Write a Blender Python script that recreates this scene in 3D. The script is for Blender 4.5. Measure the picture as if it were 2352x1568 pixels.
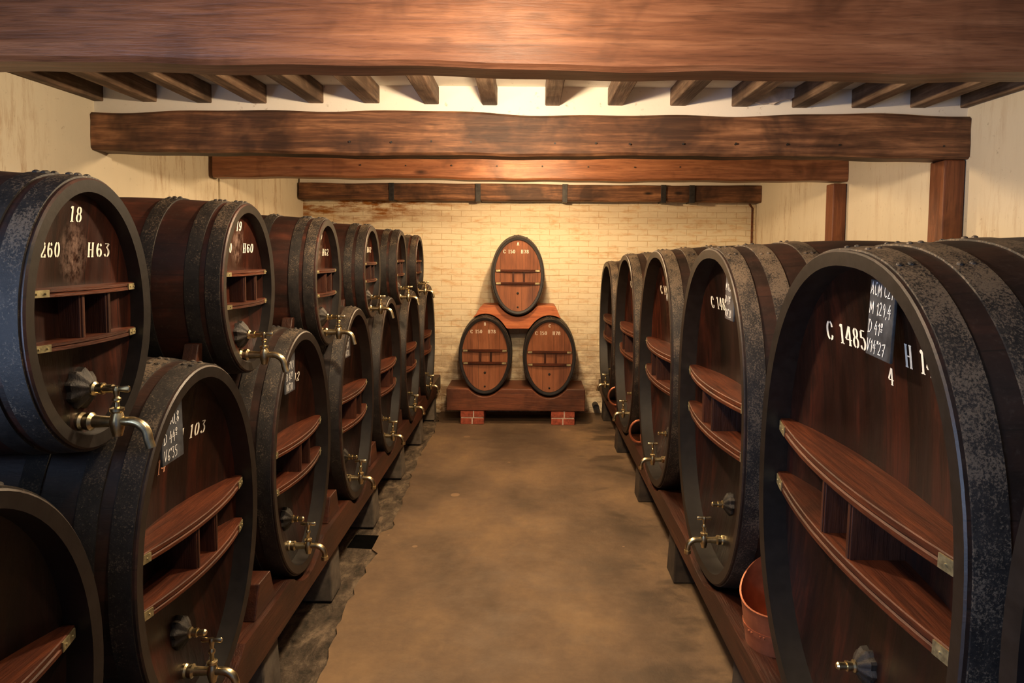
import bpy, bmesh, math, random
from mathutils import Vector, Matrix
random.seed(7)
for o in list(bpy.data.objects): bpy.data.objects.remove(o)
C = bpy.context.scene.collection
PI = math.pi; R = math.radians

# ------------------------------------------------------------------ camera
HC = 1.78; F = 1568.0; PITCH = 3.5; ROLL = 0.45; VX, VY = 1216.0, 578.0
cam = bpy.data.cameras.new('camera'); co = bpy.data.objects.new('camera', cam); C.objects.link(co)
cam.sensor_width = 36.0; cam.lens = 36.0*F/2352.0
cam.shift_x = (1176.0-VX)/2352.0
cam.shift_y = -(784.0-(VY+F*math.tan(R(PITCH))))/2352.0
cam.clip_start = 0.02; cam.clip_end = 100
co.matrix_world = Matrix.Translation((0, 0, HC)) @ Matrix.Rotation(R(90-PITCH), 4, 'X') @ Matrix.Rotation(R(ROLL), 4, 'Z')
bpy.context.scene.camera = co

# ------------------------------------------------------------------ light
S = bpy.context.scene
S.view_settings.view_transform = 'Standard'; S.view_settings.look = 'None'
S.view_settings.gamma = 1.0; S.view_settings.exposure = 0.0; S.view_settings.use_curve_mapping = False
w = bpy.data.worlds.new('world'); S.world = w; w.use_nodes = True
bg = w.node_tree.nodes['Background']; bg.inputs[0].default_value = (0.30, 0.48, 1.0, 1); bg.inputs[1].default_value = 0.22

def point(loc, power, col=(1.0, 0.69, 0.38), size=0.045):
    l = bpy.data.lights.new('lamp', 'POINT'); l.energy = power; l.color = col; l.shadow_soft_size = size
    o = bpy.data.objects.new('lamp', l); o.location = loc; C.objects.link(o); return o
point((-0.06, 1.38, 2.43), 36, (1.0, 0.78, 0.52))      # bulb under the ceiling, above the frame
point((-0.14, 2.60, 2.435), 140, (1.0, 0.75, 0.47))     # bulbs hidden behind the ceiling beams, one in each bay
point((-0.05, 4.36, 2.46), 95)
point((-0.02, 5.95, 2.42), 105)
def area(loc, rot, sx, sy, power, col):
    l = bpy.data.lights.new('daylight', 'AREA'); l.shape = 'RECTANGLE'; l.size = sx; l.size_y = sy; l.energy = power; l.color = col
    o = bpy.data.objects.new('daylight', l); o.location = loc; o.rotation_euler = rot; C.objects.link(o); return o
area((-2.42, -0.55, 1.45), (0, R(-86), 0), 1.2, 1.1, 105, (0.46, 0.64, 1.0))   # daylight from the opening in the left wall, behind the viewer

# ------------------------------------------------------------------ node helpers
def newmat(name):
    m = bpy.data.materials.new(name); m.use_nodes = True
    return m, m.node_tree, m.node_tree.nodes['Principled BSDF']
def nd(nt, typ, **kw):
    n = nt.nodes.new(typ)
    for k, v in kw.items():
        if k.startswith('i_'):
            key = k[2:]
            n.inputs[int(key) if key.isdigit() else key].default_value = v
        else: setattr(n, k, v)
    return n
def coords(nt, scale=(1, 1, 1), kind='Object', loc=(0, 0, 0), rnd=True):
    tc = nd(nt, 'ShaderNodeTexCoord'); mp = nd(nt, 'ShaderNodeMapping')
    mp.inputs['Scale'].default_value = scale; mp.inputs['Location'].default_value = loc
    if rnd:
        oi = nd(nt, 'ShaderNodeObjectInfo')
        sc = nd(nt, 'ShaderNodeVectorMath', operation='SCALE'); 
        sc.inputs[0].default_value = (37.0, 21.0, 13.0)
        nt.links.new(oi.outputs['Random'], sc.inputs['Scale'])
        nt.links.new(tc.outputs[kind], mp.inputs['Vector'])
        ad = nd(nt, 'ShaderNodeVectorMath', operation='ADD')
        nt.links.new(mp.outputs[0], ad.inputs[0]); nt.links.new(sc.outputs[0], ad.inputs[1])
        return ad.outputs[0]
    nt.links.new(tc.outputs[kind], mp.inputs['Vector']); return mp.outputs[0]
def noise(nt, vec, scale=5, detail=6, rough=0.6, dist=0.0):
    n = nd(nt, 'ShaderNodeTexNoise'); n.inputs['Scale'].default_value = scale; n.inputs['Detail'].default_value = detail
    n.inputs['Roughness'].default_value = rough; n.inputs['Distortion'].default_value = dist
    nt.links.new(vec, n.inputs['Vector']); return n.outputs['Fac']
def ramp(nt, fac, stops):
    r = nd(nt, 'ShaderNodeValToRGB'); e = r.color_ramp.elements
    while len(e) < len(stops): e.new(0.5)
    for i, (p, c) in enumerate(stops): e[i].position = p; e[i].color = (c[0], c[1], c[2], 1) if not isinstance(c, (int, float)) else (c, c, c, 1)
    nt.links.new(fac, r.inputs['Fac']); return r.outputs['Color']
def mix(nt, fac, a, b, mode='MIX'):
    m = nd(nt, 'ShaderNodeMix', data_type='RGBA', blend_type=mode)
    for sock, v in ((m.inputs[0], fac), (m.inputs[6], a), (m.inputs[7], b)):
        if isinstance(v, (int, float)): sock.default_value = v
        elif isinstance(v, tuple): sock.default_value = (*v, 1)
        else: nt.links.new(v, sock)
    return m.outputs[2]
def math_(nt, op, a, b=None, c=None, clamp=False):
    m = nd(nt, 'ShaderNodeMath', operation=op); m.use_clamp = clamp
    for i, v in enumerate((a, b, c)):
        if v is None: continue
        if isinstance(v, (int, float)): m.inputs[i].default_value = v
        else: nt.links.new(v, m.inputs[i])
    return m.outputs[0]
def bump(nt, h, strength, dist, bsdf):
    b = nd(nt, 'ShaderNodeBump'); b.inputs['Strength'].default_value = strength; b.inputs['Distance'].default_value = dist
    nt.links.new(h, b.inputs['Height']); nt.links.new(b.outputs[0], bsdf.inputs['Normal'])

# ------------------------------------------------------------------ materials
def wood_mat(name, dark, mid, light, axis='X', rough=0.5, knots=False, scale=1.0, stain=(0.45, 0.62), bs=0.35, spec=0.4):
    m, nt, b = newmat(name)
    lo, hi = 0.8*scale, 13.0*scale
    sc = {'X': (lo, hi, hi), 'Y': (hi, lo, hi), 'Z': (hi, hi, lo)}[axis]
    v = coords(nt, sc)
    g = noise(nt, v, 2.2, 10, 0.62, 0.35)
    f = noise(nt, coords(nt, tuple(x*3.5 for x in sc)), 3.0, 5, 0.6, 0.2)
    big = noise(nt, coords(nt, (1, 1, 1)), 2.6, 4, 0.6, 0.3)
    col = ramp(nt, g, [(0.22, dark), (0.47, mid), (0.72, light)])
    col = mix(nt, ramp(nt, f, [(0.30, 0.45), (0.5, 0.0)]), col, tuple(x*0.45 for x in dark))
    col = mix(nt, ramp(nt, big, [(stain[0], 0.0), (stain[1], 0.75)]), col, tuple(x*0.8 for x in dark))
    if knots:
        vo = nd(nt, 'ShaderNodeTexVoronoi'); vo.inputs['Scale'].default_value = 1.0
        nt.links.new(coords(nt, (1.5, 4.2, 4.2)), vo.inputs['Vector'])
        k = ramp(nt, vo.outputs['Distance'], [(0.03, 1.0), (0.10, 0.0)])
        col = mix(nt, k, col, tuple(x*0.5 for x in dark))
    nt.links.new(col, b.inputs['Base Color'])
    b.inputs['Roughness'].default_value = rough; b.inputs['Specular IOR Level'].default_value = spec
    bump(nt, math_(nt, 'ADD', g, math_(nt, 'MULTIPLY', f, 0.5)), bs, 0.01, b)
    return m
M = {}
M['beam'] = wood_mat('beam_oak', (0.10, 0.036, 0.016), (0.25, 0.095, 0.042), (0.42, 0.18, 0.085), 'X', 0.42, True, 1.0, (0.56, 0.72))
M['beam_old'] = wood_mat('beam_oak_old', (0.032, 0.014, 0.008), (0.15, 0.064, 0.030), (0.42, 0.20, 0.095), 'X', 0.6, True, 1.0, (0.42, 0.58))
M['joist'] = wood_mat('joist_wood', (0.06, 0.035, 0.02), (0.17, 0.10, 0.06), (0.36, 0.25, 0.16), 'Y', 0.75, False, 1.0, (0.45, 0.62))
M['post'] = wood_mat('post_wood', (0.07, 0.02, 0.008), (0.17, 0.055, 0.022), (0.25, 0.09, 0.035), 'Z', 0.5)
M['rail'] = wood_mat('rail_wood', (0.014, 0.005, 0.003), (0.045, 0.0125, 0.006), (0.09, 0.026, 0.011), 'Y', 0.42)
M['log'] = wood_mat('log_wood', (0.05, 0.017, 0.009), (0.14, 0.045, 0.022), (0.22, 0.075, 0.035), 'X', 0.5)
M['saddle'] = wood_mat('saddle_wood', (0.20, 0.055, 0.018), (0.42, 0.12, 0.045), (0.55, 0.19, 0.07), 'X', 0.5, False, 1.0, (0.6, 0.8))
M['bar'] = wood_mat('bar_wood', (0.018, 0.005, 0.0025), (0.058, 0.014, 0.0055), (0.12, 0.030, 0.010), 'X', 0.5, False, 2.0, (0.5, 0.7), 0.3, 0.25)
M['upright'] = wood_mat('upright_wood', (0.02, 0.007, 0.004), (0.048, 0.015, 0.008), (0.075, 0.024, 0.011), 'Z', 0.42, False, 2.0)
M['boss'] = wood_mat('boss_wood', (0.006, 0.005, 0.004), (0.014, 0.010, 0.008), (0.03, 0.02, 0.015), 'Z', 0.55, False, 3.0)

def head_mat(name, dark, mid, light, rough=0.36, scuff=False):
    m, nt, b = newmat(name)
    tc = nd(nt, 'ShaderNodeTexCoord'); sp = nd(nt, 'ShaderNodeSeparateXYZ'); nt.links.new(tc.outputs['Object'], sp.inputs[0])
    px = math_(nt, 'MULTIPLY', sp.outputs[0], 9.0)
    wv = noise(nt, coords(nt, (0.1, 0.1, 1.2)), 1.5, 2)
    px = math_(nt, 'ADD', px, math_(nt, 'MULTIPLY', wv, 0.25))
    idx = math_(nt, 'FLOOR', px); fr = math_(nt, 'FRACT', px)
    wn = nd(nt, 'ShaderNodeTexWhiteNoise', noise_dimensions='2D')
    cb = nd(nt, 'ShaderNodeCombineXYZ'); oi = nd(nt, 'ShaderNodeObjectInfo')
    nt.links.new(idx, cb.inputs[0]); nt.links.new(oi.outputs['Random'], cb.inputs[1]); nt.links.new(cb.outputs[0], wn.inputs['Vector'])
    g = noise(nt, coords(nt, (16, 16, 0.8)), 2.4, 9, 0.68, 0.4)
    big = noise(nt, coords(nt, (3.2, 3.2, 1.0)), 1.6, 5, 0.62, 0.4)
    t = math_(nt, 'ADD', math_(nt, 'MULTIPLY', g, 0.45), math_(nt, 'MULTIPLY', big, 0.55))
    t = math_(nt, 'ADD', t, math_(nt, 'MULTIPLY', math_(nt, 'SUBTRACT', wn.outputs['Value'], 0.5), 0.16))
    col = ramp(nt, t, [(0.36, dark), (0.52, mid), (0.68, light)])
    seam = math_(nt, 'LESS_THAN', math_(nt, 'ABSOLUTE', math_(nt, 'SUBTRACT', fr, 0.5)), 0.012)
    col = mix(nt, math_(nt, 'MULTIPLY', seam, 0.8), col, (0.006, 0.004, 0.003))
    if scuff:   # chalk wiped off again and again between the numbers
        ex = math_(nt, 'POWER', math_(nt, 'DIVIDE', math_(nt, 'ADD', sp.outputs[0], 0.0), 0.055), 2.0)
        ez = math_(nt, 'POWER', math_(nt, 'DIVIDE', math_(nt, 'SUBTRACT', sp.outputs[2], 0.485), 0.085), 2.0)
        mk = math_(nt, 'SUBTRACT', 1.0, math_(nt, 'ADD', math_(nt, 'ABSOLUTE', ex), ez), None, True)
        sn = noise(nt, coords(nt, (1.6, 1.6, 1)), 38, 6, 0.75)
        col = mix(nt, math_(nt, 'MULTIPLY', mk, ramp(nt, sn, [(0.42, 0.0), (0.64, 0.6)])), col, (0.30, 0.20, 0.16))
    nt.links.new(col, b.inputs['Base Color'])
    nt.links.new(ramp(nt, big, [(0.35, rough-0.08), (0.65, rough+0.14)]), b.inputs['Roughness'])
    b.inputs['Specular IOR Level'].default_value = 0.34
    bump(nt, math_(nt, 'SUBTRACT', g, math_(nt, 'MULTIPLY', seam, 1.0)), 0.3, 0.006, b)
    return m
M['head'] = head_mat('head_dark_varnish', (0.004, 0.0025, 0.002), (0.014, 0.0048, 0.003), (0.048, 0.0095, 0.0042))
M['head_red'] = head_mat('head_red_varnish', (0.005, 0.003, 0.0025), (0.024, 0.0065, 0.0038), (0.080, 0.017, 0.007), 0.32)
M['head_scuff'] = head_mat('head_red_varnish_scuffed', (0.005, 0.003, 0.0025), (0.024, 0.0065, 0.0038), (0.080, 0.017, 0.007), 0.30, True)
M['head_pale'] = head_mat('head_worn_brown', (0.11, 0.036, 0.016), (0.20, 0.070, 0.030), (0.28, 0.105, 0.048), 0.5)

def stave_mat(name, dark, mid, light):
    m, nt, b = newmat(name)
    tc = nd(nt, 'ShaderNodeTexCoord'); sp = nd(nt, 'ShaderNodeSeparateXYZ'); nt.links.new(tc.outputs['UV'], sp.inputs[0])
    idx = math_(nt, 'FLOOR', sp.outputs[0]); fr = math_(nt, 'FRACT', sp.outputs[0])
    wn = nd(nt, 'ShaderNodeTexWhiteNoise', noise_dimensions='2D'); cb = nd(nt, 'ShaderNodeCombineXYZ'); oi = nd(nt, 'ShaderNodeObjectInfo')
    nt.links.new(idx, cb.inputs[0]); nt.links.new(oi.outputs['Random'], cb.inputs[1]); nt.links.new(cb.outputs[0], wn.inputs['Vector'])
    g = noise(nt, coords(nt, (6, 1.2, 6)), 3.0, 8, 0.65, 0.3)
    big = noise(nt, coords(nt), 3.0, 4, 0.6)
    t = math_(nt, 'ADD', math_(nt, 'MULTIPLY', g, 0.5), math_(nt, 'MULTIPLY', big, 0.5))
    t = math_(nt, 'ADD', t, math_(nt, 'MULTIPLY', math_(nt, 'SUBTRACT', wn.outputs['Value'], 0.5), 0.12))
    col = ramp(nt, t, [(0.38, dark), (0.54, mid), (0.66, light)])
    dust = noise(nt, coords(nt), 70, 4, 0.75)
    col = mix(nt, ramp(nt, dust, [(0.56, 0.0), (0.7, 0.35)]), col, (0.07, 0.054, 0.042))
    seam = math_(nt, 'LESS_THAN', math_(nt, 'ABSOLUTE', math_(nt, 'SUBTRACT', fr, 0.5)), 0.012)
    col = mix(nt, math_(nt, 'MULTIPLY', seam, 0.7), col, (0.006, 0.004, 0.003))
    nt.links.new(col, b.inputs['Base Color']); b.inputs['Roughness'].default_value = 0.48
    bump(nt, math_(nt, 'SUBTRACT', g, math_(nt, 'MULTIPLY', seam, 1.0)), 0.3, 0.006, b)
    return m
M['stave'] = stave_mat('stave_wood', (0.007, 0.004, 0.0032), (0.020, 0.0095, 0.0068), (0.045, 0.0175, 0.011))
M['stave_red'] = stave_mat('stave_wood_red', (0.008, 0.004, 0.003), (0.036, 0.011, 0.0065), (0.095, 0.026, 0.013))

def hoop_mat(name, amount):
    m, nt, b = newmat(name)
    v = coords(nt)
    sp_ = noise(nt, v, 170, 6, 0.8); pat = noise(nt, v, 9, 4, 0.6)
    geo = nd(nt, 'ShaderNodeNewGeometry'); sx = nd(nt, 'ShaderNodeSeparateXYZ'); nt.links.new(geo.outputs['Normal'], sx.inputs[0])
    up = math_(nt, 'MULTIPLY', math_(nt, 'ADD', sx.outputs[2], 0.25), 0.055)     # dust settles on the upward side
    t = math_(nt, 'ADD', math_(nt, 'ADD', math_(nt, 'MULTIPLY', sp_, 0.85), math_(nt, 'MULTIPLY', pat, 0.38)), up)
    k = ramp(nt, t, [(0.675-amount*0.1, 0.0), (0.745-amount*0.1, 0.95)])
    base = ramp(nt, noise(nt, v, 30, 4), [(0.35, (0.010, 0.009, 0.009)), (0.65, (0.025, 0.021, 0.019))])
    nt.links.new(mix(nt, k, base, (0.15, 0.112, 0.078)), b.inputs['Base Color'])
    b.inputs['Roughness'].default_value = 0.5; b.inputs['Metallic'].default_value = 0.15
    bump(nt, t, 0.5, 0.003, b)
    return m
M['hoop'] = hoop_mat('hoop_mouldy_iron', 0.45)
M['hoop_dark'] = hoop_mat('hoop_dark_iron', -0.15)

def simple(name, col, rough=0.5, metal=0.0, var=0.3, scale=20, bs=0.1, spec=0.5):
    m, nt, b = newmat(name)
    n = noise(nt, coords(nt), scale, 5, 0.6)
    nt.links.new(ramp(nt, n, [(0.35, tuple(x*(1-var) for x in col)), (0.65, tuple(min(1, x*(1+var)) for x in col))]), b.inputs['Base Color'])
    b.inputs['Roughness'].default_value = rough; b.inputs['Metallic'].default_value = metal
    b.inputs['Specular IOR Level'].default_value = spec
    if bs: bump(nt, n, bs, 0.003, b)
    return m
M['chime'] = simple('chime_wood', (0.0085, 0.0068, 0.0062), 0.42, 0, 0.35, 25, 0.25)
M['brass'] = simple('brass', (0.60, 0.50, 0.30), 0.28, 1.0, 0.25, 40, 0.05)
M['brass_dull'] = simple('brass_dull', (0.42, 0.36, 0.20), 0.45, 0.8, 0.4, 60, 0.1)
M['copper'] = simple('copper', (0.38, 0.125, 0.06), 0.42, 0.55, 0.2, 15, 0.05)
M['paint'] = simple('white_paint', (0.78, 0.74, 0.64), 0.6, 0, 0.12, 60, 0)
M['paint_old'] = simple('worn_orange_paint', (0.55, 0.27, 0.17), 0.6, 0, 0.3, 80, 0)
M['chalk'] = simple('chalk', (0.75, 0.76, 0.78), 0.9, 0, 0.15, 90, 0)
M['slate'] = simple('slate', (0.05, 0.055, 0.065), 0.32, 0, 0.5, 18, 0.1)
M['iron'] = simple('black_iron', (0.03, 0.028, 0.027), 0.5, 0.3, 0.4, 30, 0.3)
M['rust'] = simple('rusty_pipe', (0.12, 0.04, 0.015), 0.8, 0, 0.6, 25, 0.4)
M['block'] = simple('block_dark', (0.035, 0.025, 0.018), 0.75, 0, 0.5, 14, 0.5)
M['stoneblock'] = simple('stone_block', (0.09, 0.075, 0.06), 0.85, 0, 0.4, 12, 0.5)
M['mortar'] = simple('mortar', (0.55, 0.48, 0.42), 0.9, 0, 0.15, 40, 0.3)
M['brick'] = simple('red_brick', (0.30, 0.065, 0.035), 0.85, 0, 0.4, 30, 0.5)
M['black'] = simple('dark_hole', (0.003, 0.003, 0.003), 0.95, 0, 0.2, 30, 0, 0.0)
M['flake'] = simple('loose_plaster', (0.55, 0.47, 0.40), 0.9, 0, 0.2, 20, 0.3)
M['canvas'] = simple('white_disc', (0.7, 0.7, 0.66), 0.7, 0, 0.1, 20, 0)

def plaster(name, base, stain, lo=0.50, hi=0.70):
    m, nt, b = newmat(name)
    st = noise(nt, coords(nt, (5.5, 5.5, 0.8), rnd=False), 2.4, 10, 0.78, 0.1)
    area_ = noise(nt, coords(nt, (1, 1, 1), rnd=False), 1.1, 3, 0.5)
    fine = noise(nt, coords(nt, (1, 1, 1), rnd=False), 26, 6, 0.7)
    k = math_(nt, 'MULTIPLY', ramp(nt, st, [(lo, 0.0), (hi, 1.0)]), ramp(nt, area_, [(0.42, 0.06), (0.58, 1.0)]))
    c = ramp(nt, area_, [(0.3, tuple(x*0.86 for x in base)), (0.7, base)])
    c = mix(nt, math_(nt, 'MULTIPLY', k, 0.9), c, stain)
    c = mix(nt, ramp(nt, fine, [(0.62, 0.0), (0.72, 0.5)]), c, (0.22, 0.14, 0.08))
    nt.links.new(c, b.inputs['Base Color']); b.inputs['Roughness'].default_value = 0.85
    b.inputs['Specular IOR Level'].default_value = 0.2
    bump(nt, fine, 0.15, 0.01, b)
    return m
M['wall'] = plaster('lime_plaster', (0.78, 0.70, 0.54), (0.34, 0.17, 0.06))
M['ceil'] = plaster('ceiling_plaster', (0.84, 0.79, 0.70), (0.70, 0.60, 0.48), 0.7, 0.9)

def brickwall():
    m, nt, b = newmat('whitewashed_brick')
    tc = nd(nt, 'ShaderNodeTexCoord'); sp = nd(nt, 'ShaderNodeSeparateXYZ'); nt.links.new(tc.outputs['Object'], sp.inputs[0])
    wob = noise(nt, coords(nt, rnd=False), 3.0, 3)
    cb = nd(nt, 'ShaderNodeCombineXYZ'); nt.links.new(sp.outputs[0], cb.inputs[0])
    nt.links.new(math_(nt, 'ADD', sp.outputs[2], math_(nt, 'MULTIPLY', wob, 0.03)), cb.inputs[1])
    br = nd(nt, 'ShaderNodeTexBrick'); nt.links.new(cb.outputs[0], br.inputs['Vector'])
    br.inputs['Scale'].default_value = 1.0; br.inputs['Brick Width'].default_value = 0.215; br.inputs['Row Height'].default_value = 0.064
    br.inputs['Mortar Size'].default_value = 0.0045; br.inputs['Mortar Smooth'].default_value = 0.6; br.inputs['Bias'].default_value = 0
    br.inputs['Color1'].default_value = (1, 1, 1, 1); br.inputs['Color2'].default_value = (0.8, 0.8, 0.8, 1); br.inputs['Mortar'].default_value = (0, 0, 0, 1)
    n1 = noise(nt, coords(nt, (1, 1, 1.8), rnd=False), 2.4, 8, 0.7)
    n2 = noise(nt, coords(nt, (3, 3, 9), rnd=False), 2.2, 6, 0.65)
    fine = noise(nt, coords(nt, rnd=False), 30, 5, 0.7)
    base = mix(nt, br.outputs['Fac'], (0.86, 0.76, 0.55), (0.70, 0.53, 0.31))
    base = mix(nt, ramp(nt, n1, [(0.42, 0.75), (0.6, 0.0)]), base, (0.84, 0.74, 0.54))
    base = mix(nt, ramp(nt, n2, [(0.52, 0.0), (0.70, 0.7)]), base, (0.66, 0.40, 0.18))
    # damp, flaking foot of the wall and the rusty runs under the beam
    zl = math_(nt, 'SUBTRACT', 1.0, math_(nt, 'MULTIPLY', sp.outputs[2], 0.80), None, True)
    dk = math_(nt, 'MULTIPLY', zl, ramp(nt, noise(nt, coords(nt, (1, 1, 2.2), rnd=False), 3.4, 8, 0.72), [(0.42, 0.0), (0.56, 1.0)]))
    base = mix(nt, dk, base, (0.24, 0.13, 0.06))
    zt = math_(nt, 'MULTIPLY', math_(nt, 'SUBTRACT', sp.outputs[2], 1.98), 3.0, None, True)
    xl = math_(nt, 'MULTIPLY', math_(nt, 'SUBTRACT', -0.7, sp.outputs[0]), 1.0, None, True)
    tk = math_(nt, 'MULTIPLY', math_(nt, 'MULTIPLY', zt, math_(nt, 'ADD', xl, 0.12)), ramp(nt, noise(nt, coords(nt, (1.0, 1, 5), rnd=False), 2.6, 8, 0.7), [(0.42, 0.0), (0.58, 1.0)]))
    base = mix(nt, math_(nt, 'MULTIPLY', tk, 1.6, None, True), base, (0.36, 0.14, 0.03))
    nt.links.new(base, b.inputs['Base Color']); b.inputs['Roughness'].default_value = 0.8; b.inputs['Specular IOR Level'].default_value = 0.2
    h = math_(nt, 'ADD', math_(nt, 'MULTIPLY', br.outputs['Fac'], -1.0), math_(nt, 'MULTIPLY', fine, 0.5))
    bump(nt, h, 0.5, 0.012, b)
    return m
M['brickwall'] = brickwall()

def floor_mat(name, c1, c2, c3, wet=True):
    m, nt, b = newmat(name)
    n1 = noise(nt, coords(nt, (1.2, 0.8, 1), rnd=False), 1.1, 8, 0.55, 0.1)
    n2 = noise(nt, coords(nt, rnd=False, loc=(3, 1, 0)), 14, 8, 0.7)
    if not wet: n1 = noise(nt, coords(nt, (2.2, 1, 1), rnd=False), 5.0, 9, 0.72, 0.4)
    col = ramp(nt, math_(nt, 'ADD', math_(nt, 'MULTIPLY', n1, 0.8), math_(nt, 'MULTIPLY', n2, 0.2)), [(0.40, c1), (0.5, c2), (0.62, c3)])
    vo = nd(nt, 'ShaderNodeTexVoronoi'); vo.inputs['Scale'].default_value = 2.3; vo.inputs['Randomness'].default_value = 1.0
    nt.links.new(coords(nt, (1, 1, 0.0), rnd=False), vo.inputs['Vector'])
    wob = math_(nt, 'ADD', vo.outputs['Distance'], math_(nt, 'MULTIPLY', n2, 0.05))
    sel = nd(nt, 'ShaderNodeSeparateColor'); nt.links.new(vo.outputs['Color'], sel.inputs[0])
    sm = math_(nt, 'ADD', math_(nt, 'MULTIPLY', sel.outputs[0], 0.19), -0.02)
    spot = math_(nt, 'LESS_THAN', wob, sm)
    if wet:
        col = mix(nt, math_(nt, 'MULTIPLY', spot, 0.8), col, (0.26, 0.17, 0.10))
        tc = nd(nt, 'ShaderNodeTexCoord'); sp = nd(nt, 'ShaderNodeSeparateXYZ'); nt.links.new(tc.outputs['Object'], sp.inputs[0])
        mk = math_(nt, 'MULTIPLY', math_(nt, 'SUBTRACT', sp.outputs[0], 0.15), 2.2, None, True)
        nw = noise(nt, coords(nt, (1.1, 1.7, 1), rnd=False, loc=(5, 2.2, 0)), 2.0, 6, 0.6, 0.15)
        k = math_(nt, 'MULTIPLY', mk, ramp(nt, nw, [(0.53, 0.0), (0.62, 0.75)]))
        col = mix(nt, k, col, (0.055, 0.038, 0.026))
        nt.links.new(ramp(nt, nw, [(0.45, 0.75), (0.7, 0.45)]), b.inputs['Roughness'])
    else: b.inputs['Roughness'].default_value = 0.7
    nt.links.new(col, b.inputs['Base Color']); b.inputs['Specular IOR Level'].default_value = 0.3
    bump(nt, math_(nt, 'ADD', n2, n1), 0.35 if wet else 0.9, 0.012 if wet else 0.03, b)
    return m
M['floor'] = floor_mat('floor_concrete', (0.088, 0.060, 0.040), (0.138, 0.092, 0.058), (0.21, 0.137, 0.076))
M['gutter'] = floor_mat('floor_rough', (0.035, 0.028, 0.021), (0.10, 0.076, 0.055), (0.25, 0.19, 0.135), False)

# ------------------------------------------------------------------ mesh helpers
class MB:
    def __init__(s): s.v = []; s.f = []; s.mi = []; s.uv = {}
    def add(s, vs, fs, mi=0):
        n = len(s.v); s.v += [tuple(v) for v in vs]
        for f in fs: s.f.append(tuple(i+n for i in f)); s.mi.append(mi)
    def box(s, x0, x1, y0, y1, z0, z1, mi=0):
        s.add([(x, y, z) for x in (x0, x1) for y in (y0, y1) for z in (z0, z1)],
              [(0, 1, 3, 2), (4, 6, 7, 5), (0, 4, 5, 1), (2, 3, 7, 6), (0, 2, 6, 4), (1, 5, 7, 3)], mi)
    def rings(s, rings, closed=True, cap0=False, cap1=False, mi=0):
        n = len(rings[0]); vs = [p for r in rings for p in r]; fs = []
        for i in range(len(rings)-1):
            for j in range(n if closed else n-1):
                k = (j+1) % n; fs.append((i*n+j, i*n+k, (i+1)*n+k, (i+1)*n+j))
        if cap0: fs.append(tuple(range(n))[::-1])
        if cap1: fs.append(tuple((len(rings)-1)*n+j for j in range(n)))
        s.add(vs, fs, mi)
    def tube(s, path, rad, seg=12, caps=True, mi=0, flat=1.0):
        path = [Vector(p) for p in path]; rs = []
        if isinstance(rad, (int, float)): rad = [rad]*len(path)
        up = None
        for i, p in enumerate(path):
            d = (path[min(i+1, len(path)-1)]-path[max(i-1, 0)]).normalized()
            if up is None:
                up = Vector((0, 0, 1)) if abs(d.z) < 0.9 else Vector((1, 0, 0))
            a = d.cross(up).normalized(); up = a.cross(d).normalized()
            rs.append([p+a*math.cos(t)*rad[i]*flat+up*math.sin(t)*rad[i] for t in [2*PI*k/seg for k in range(seg)]])
        s.rings(rs, True, caps, caps, mi)
    def build(s, name, mats, parent=None, smooth=True, bevel=0.0, bseg=2, angle=35):
        me = bpy.data.meshes.new(name); me.from_pydata(s.v, [], s.f)
        if not isinstance(mats, (list, tuple)): mats = [mats]
        for m in mats: me.materials.append(m)
        for p, k in zip(me.polygons, s.mi): p.material_index = k
        bm = bmesh.new(); bm.from_mesh(me); bmesh.ops.recalc_face_normals(bm, faces=bm.faces); bm.to_mesh(me); bm.free()
        if smooth:
            me.shade_smooth(); me.set_sharp_from_angle(angle=R(angle))
        o = bpy.data.objects.new(name, me); C.objects.link(o)
        if parent: o.parent = parent
        if bevel:
            b = o.modifiers.new('bevel', 'BEVEL'); b.width = bevel; b.segments = bseg; b.limit_method = 'ANGLE'; b.angle_limit = R(40)
        return o
def tag(o, label, cat, group=None, kind=None):
    if label: o['label'] = label
    if cat: o['category'] = cat
    if group: o['group'] = group
    if kind: o['kind'] = kind
    return o
def empty(name, loc, rz, label, cat, group=None):
    o = bpy.data.objects.new(name, None); o.empty_display_size = 0.05; o.location = loc; o.rotation_euler = (0, 0, rz)
    C.objects.link(o); return tag(o, label, cat, group)
def struct(o): o['kind'] = 'structure'; return o

# ------------------------------------------------------------------ the room
WL, WR, YE, Y0, ZC = -2.46, 2.46, 7.5, -1.6, 2.705
mb = MB(); mb.box(WL-0.3, WR+0.3, Y0, YE+0.3, -0.25, -0.012); struct(mb.build('floor', M['gutter'], smooth=False))
# main concrete slab with a broken left edge beside the rough strip
mb = MB(); edge = []; n = 150
for i in range(n+1):
    y = Y0+(YE-Y0)*i/n
    x = -0.885-0.022*max(0, y-4.0)+0.018*math.sin(y*3.1)+random.uniform(-0.014, 0.014)
    if 3.98 < y < 4.24: x = -0.93
    edge.append((x, y))
top = [(x, y, 0.0) for x, y in edge]; bot = [(x, y, -0.02) for x, y in edge]; rt = [(WR+0.2, y, 0.0) for x, y in edge]
mb.rings([bot, top, rt], closed=False); struct(mb.build('floor', M['floor'], smooth=False))
mb = MB(); zf = -0.0115
mb.add([(-1.09, 4.02, zf), (-0.925, 4.0, zf), (-0.93, 4.2, zf), (-1.085, 4.21, zf)], [(0, 1, 2, 3)])
tag(mb.build('drain_hole', M['black'], smooth=False), 'small square black drain hole in the floor beside the left rail', 'drain')

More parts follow.
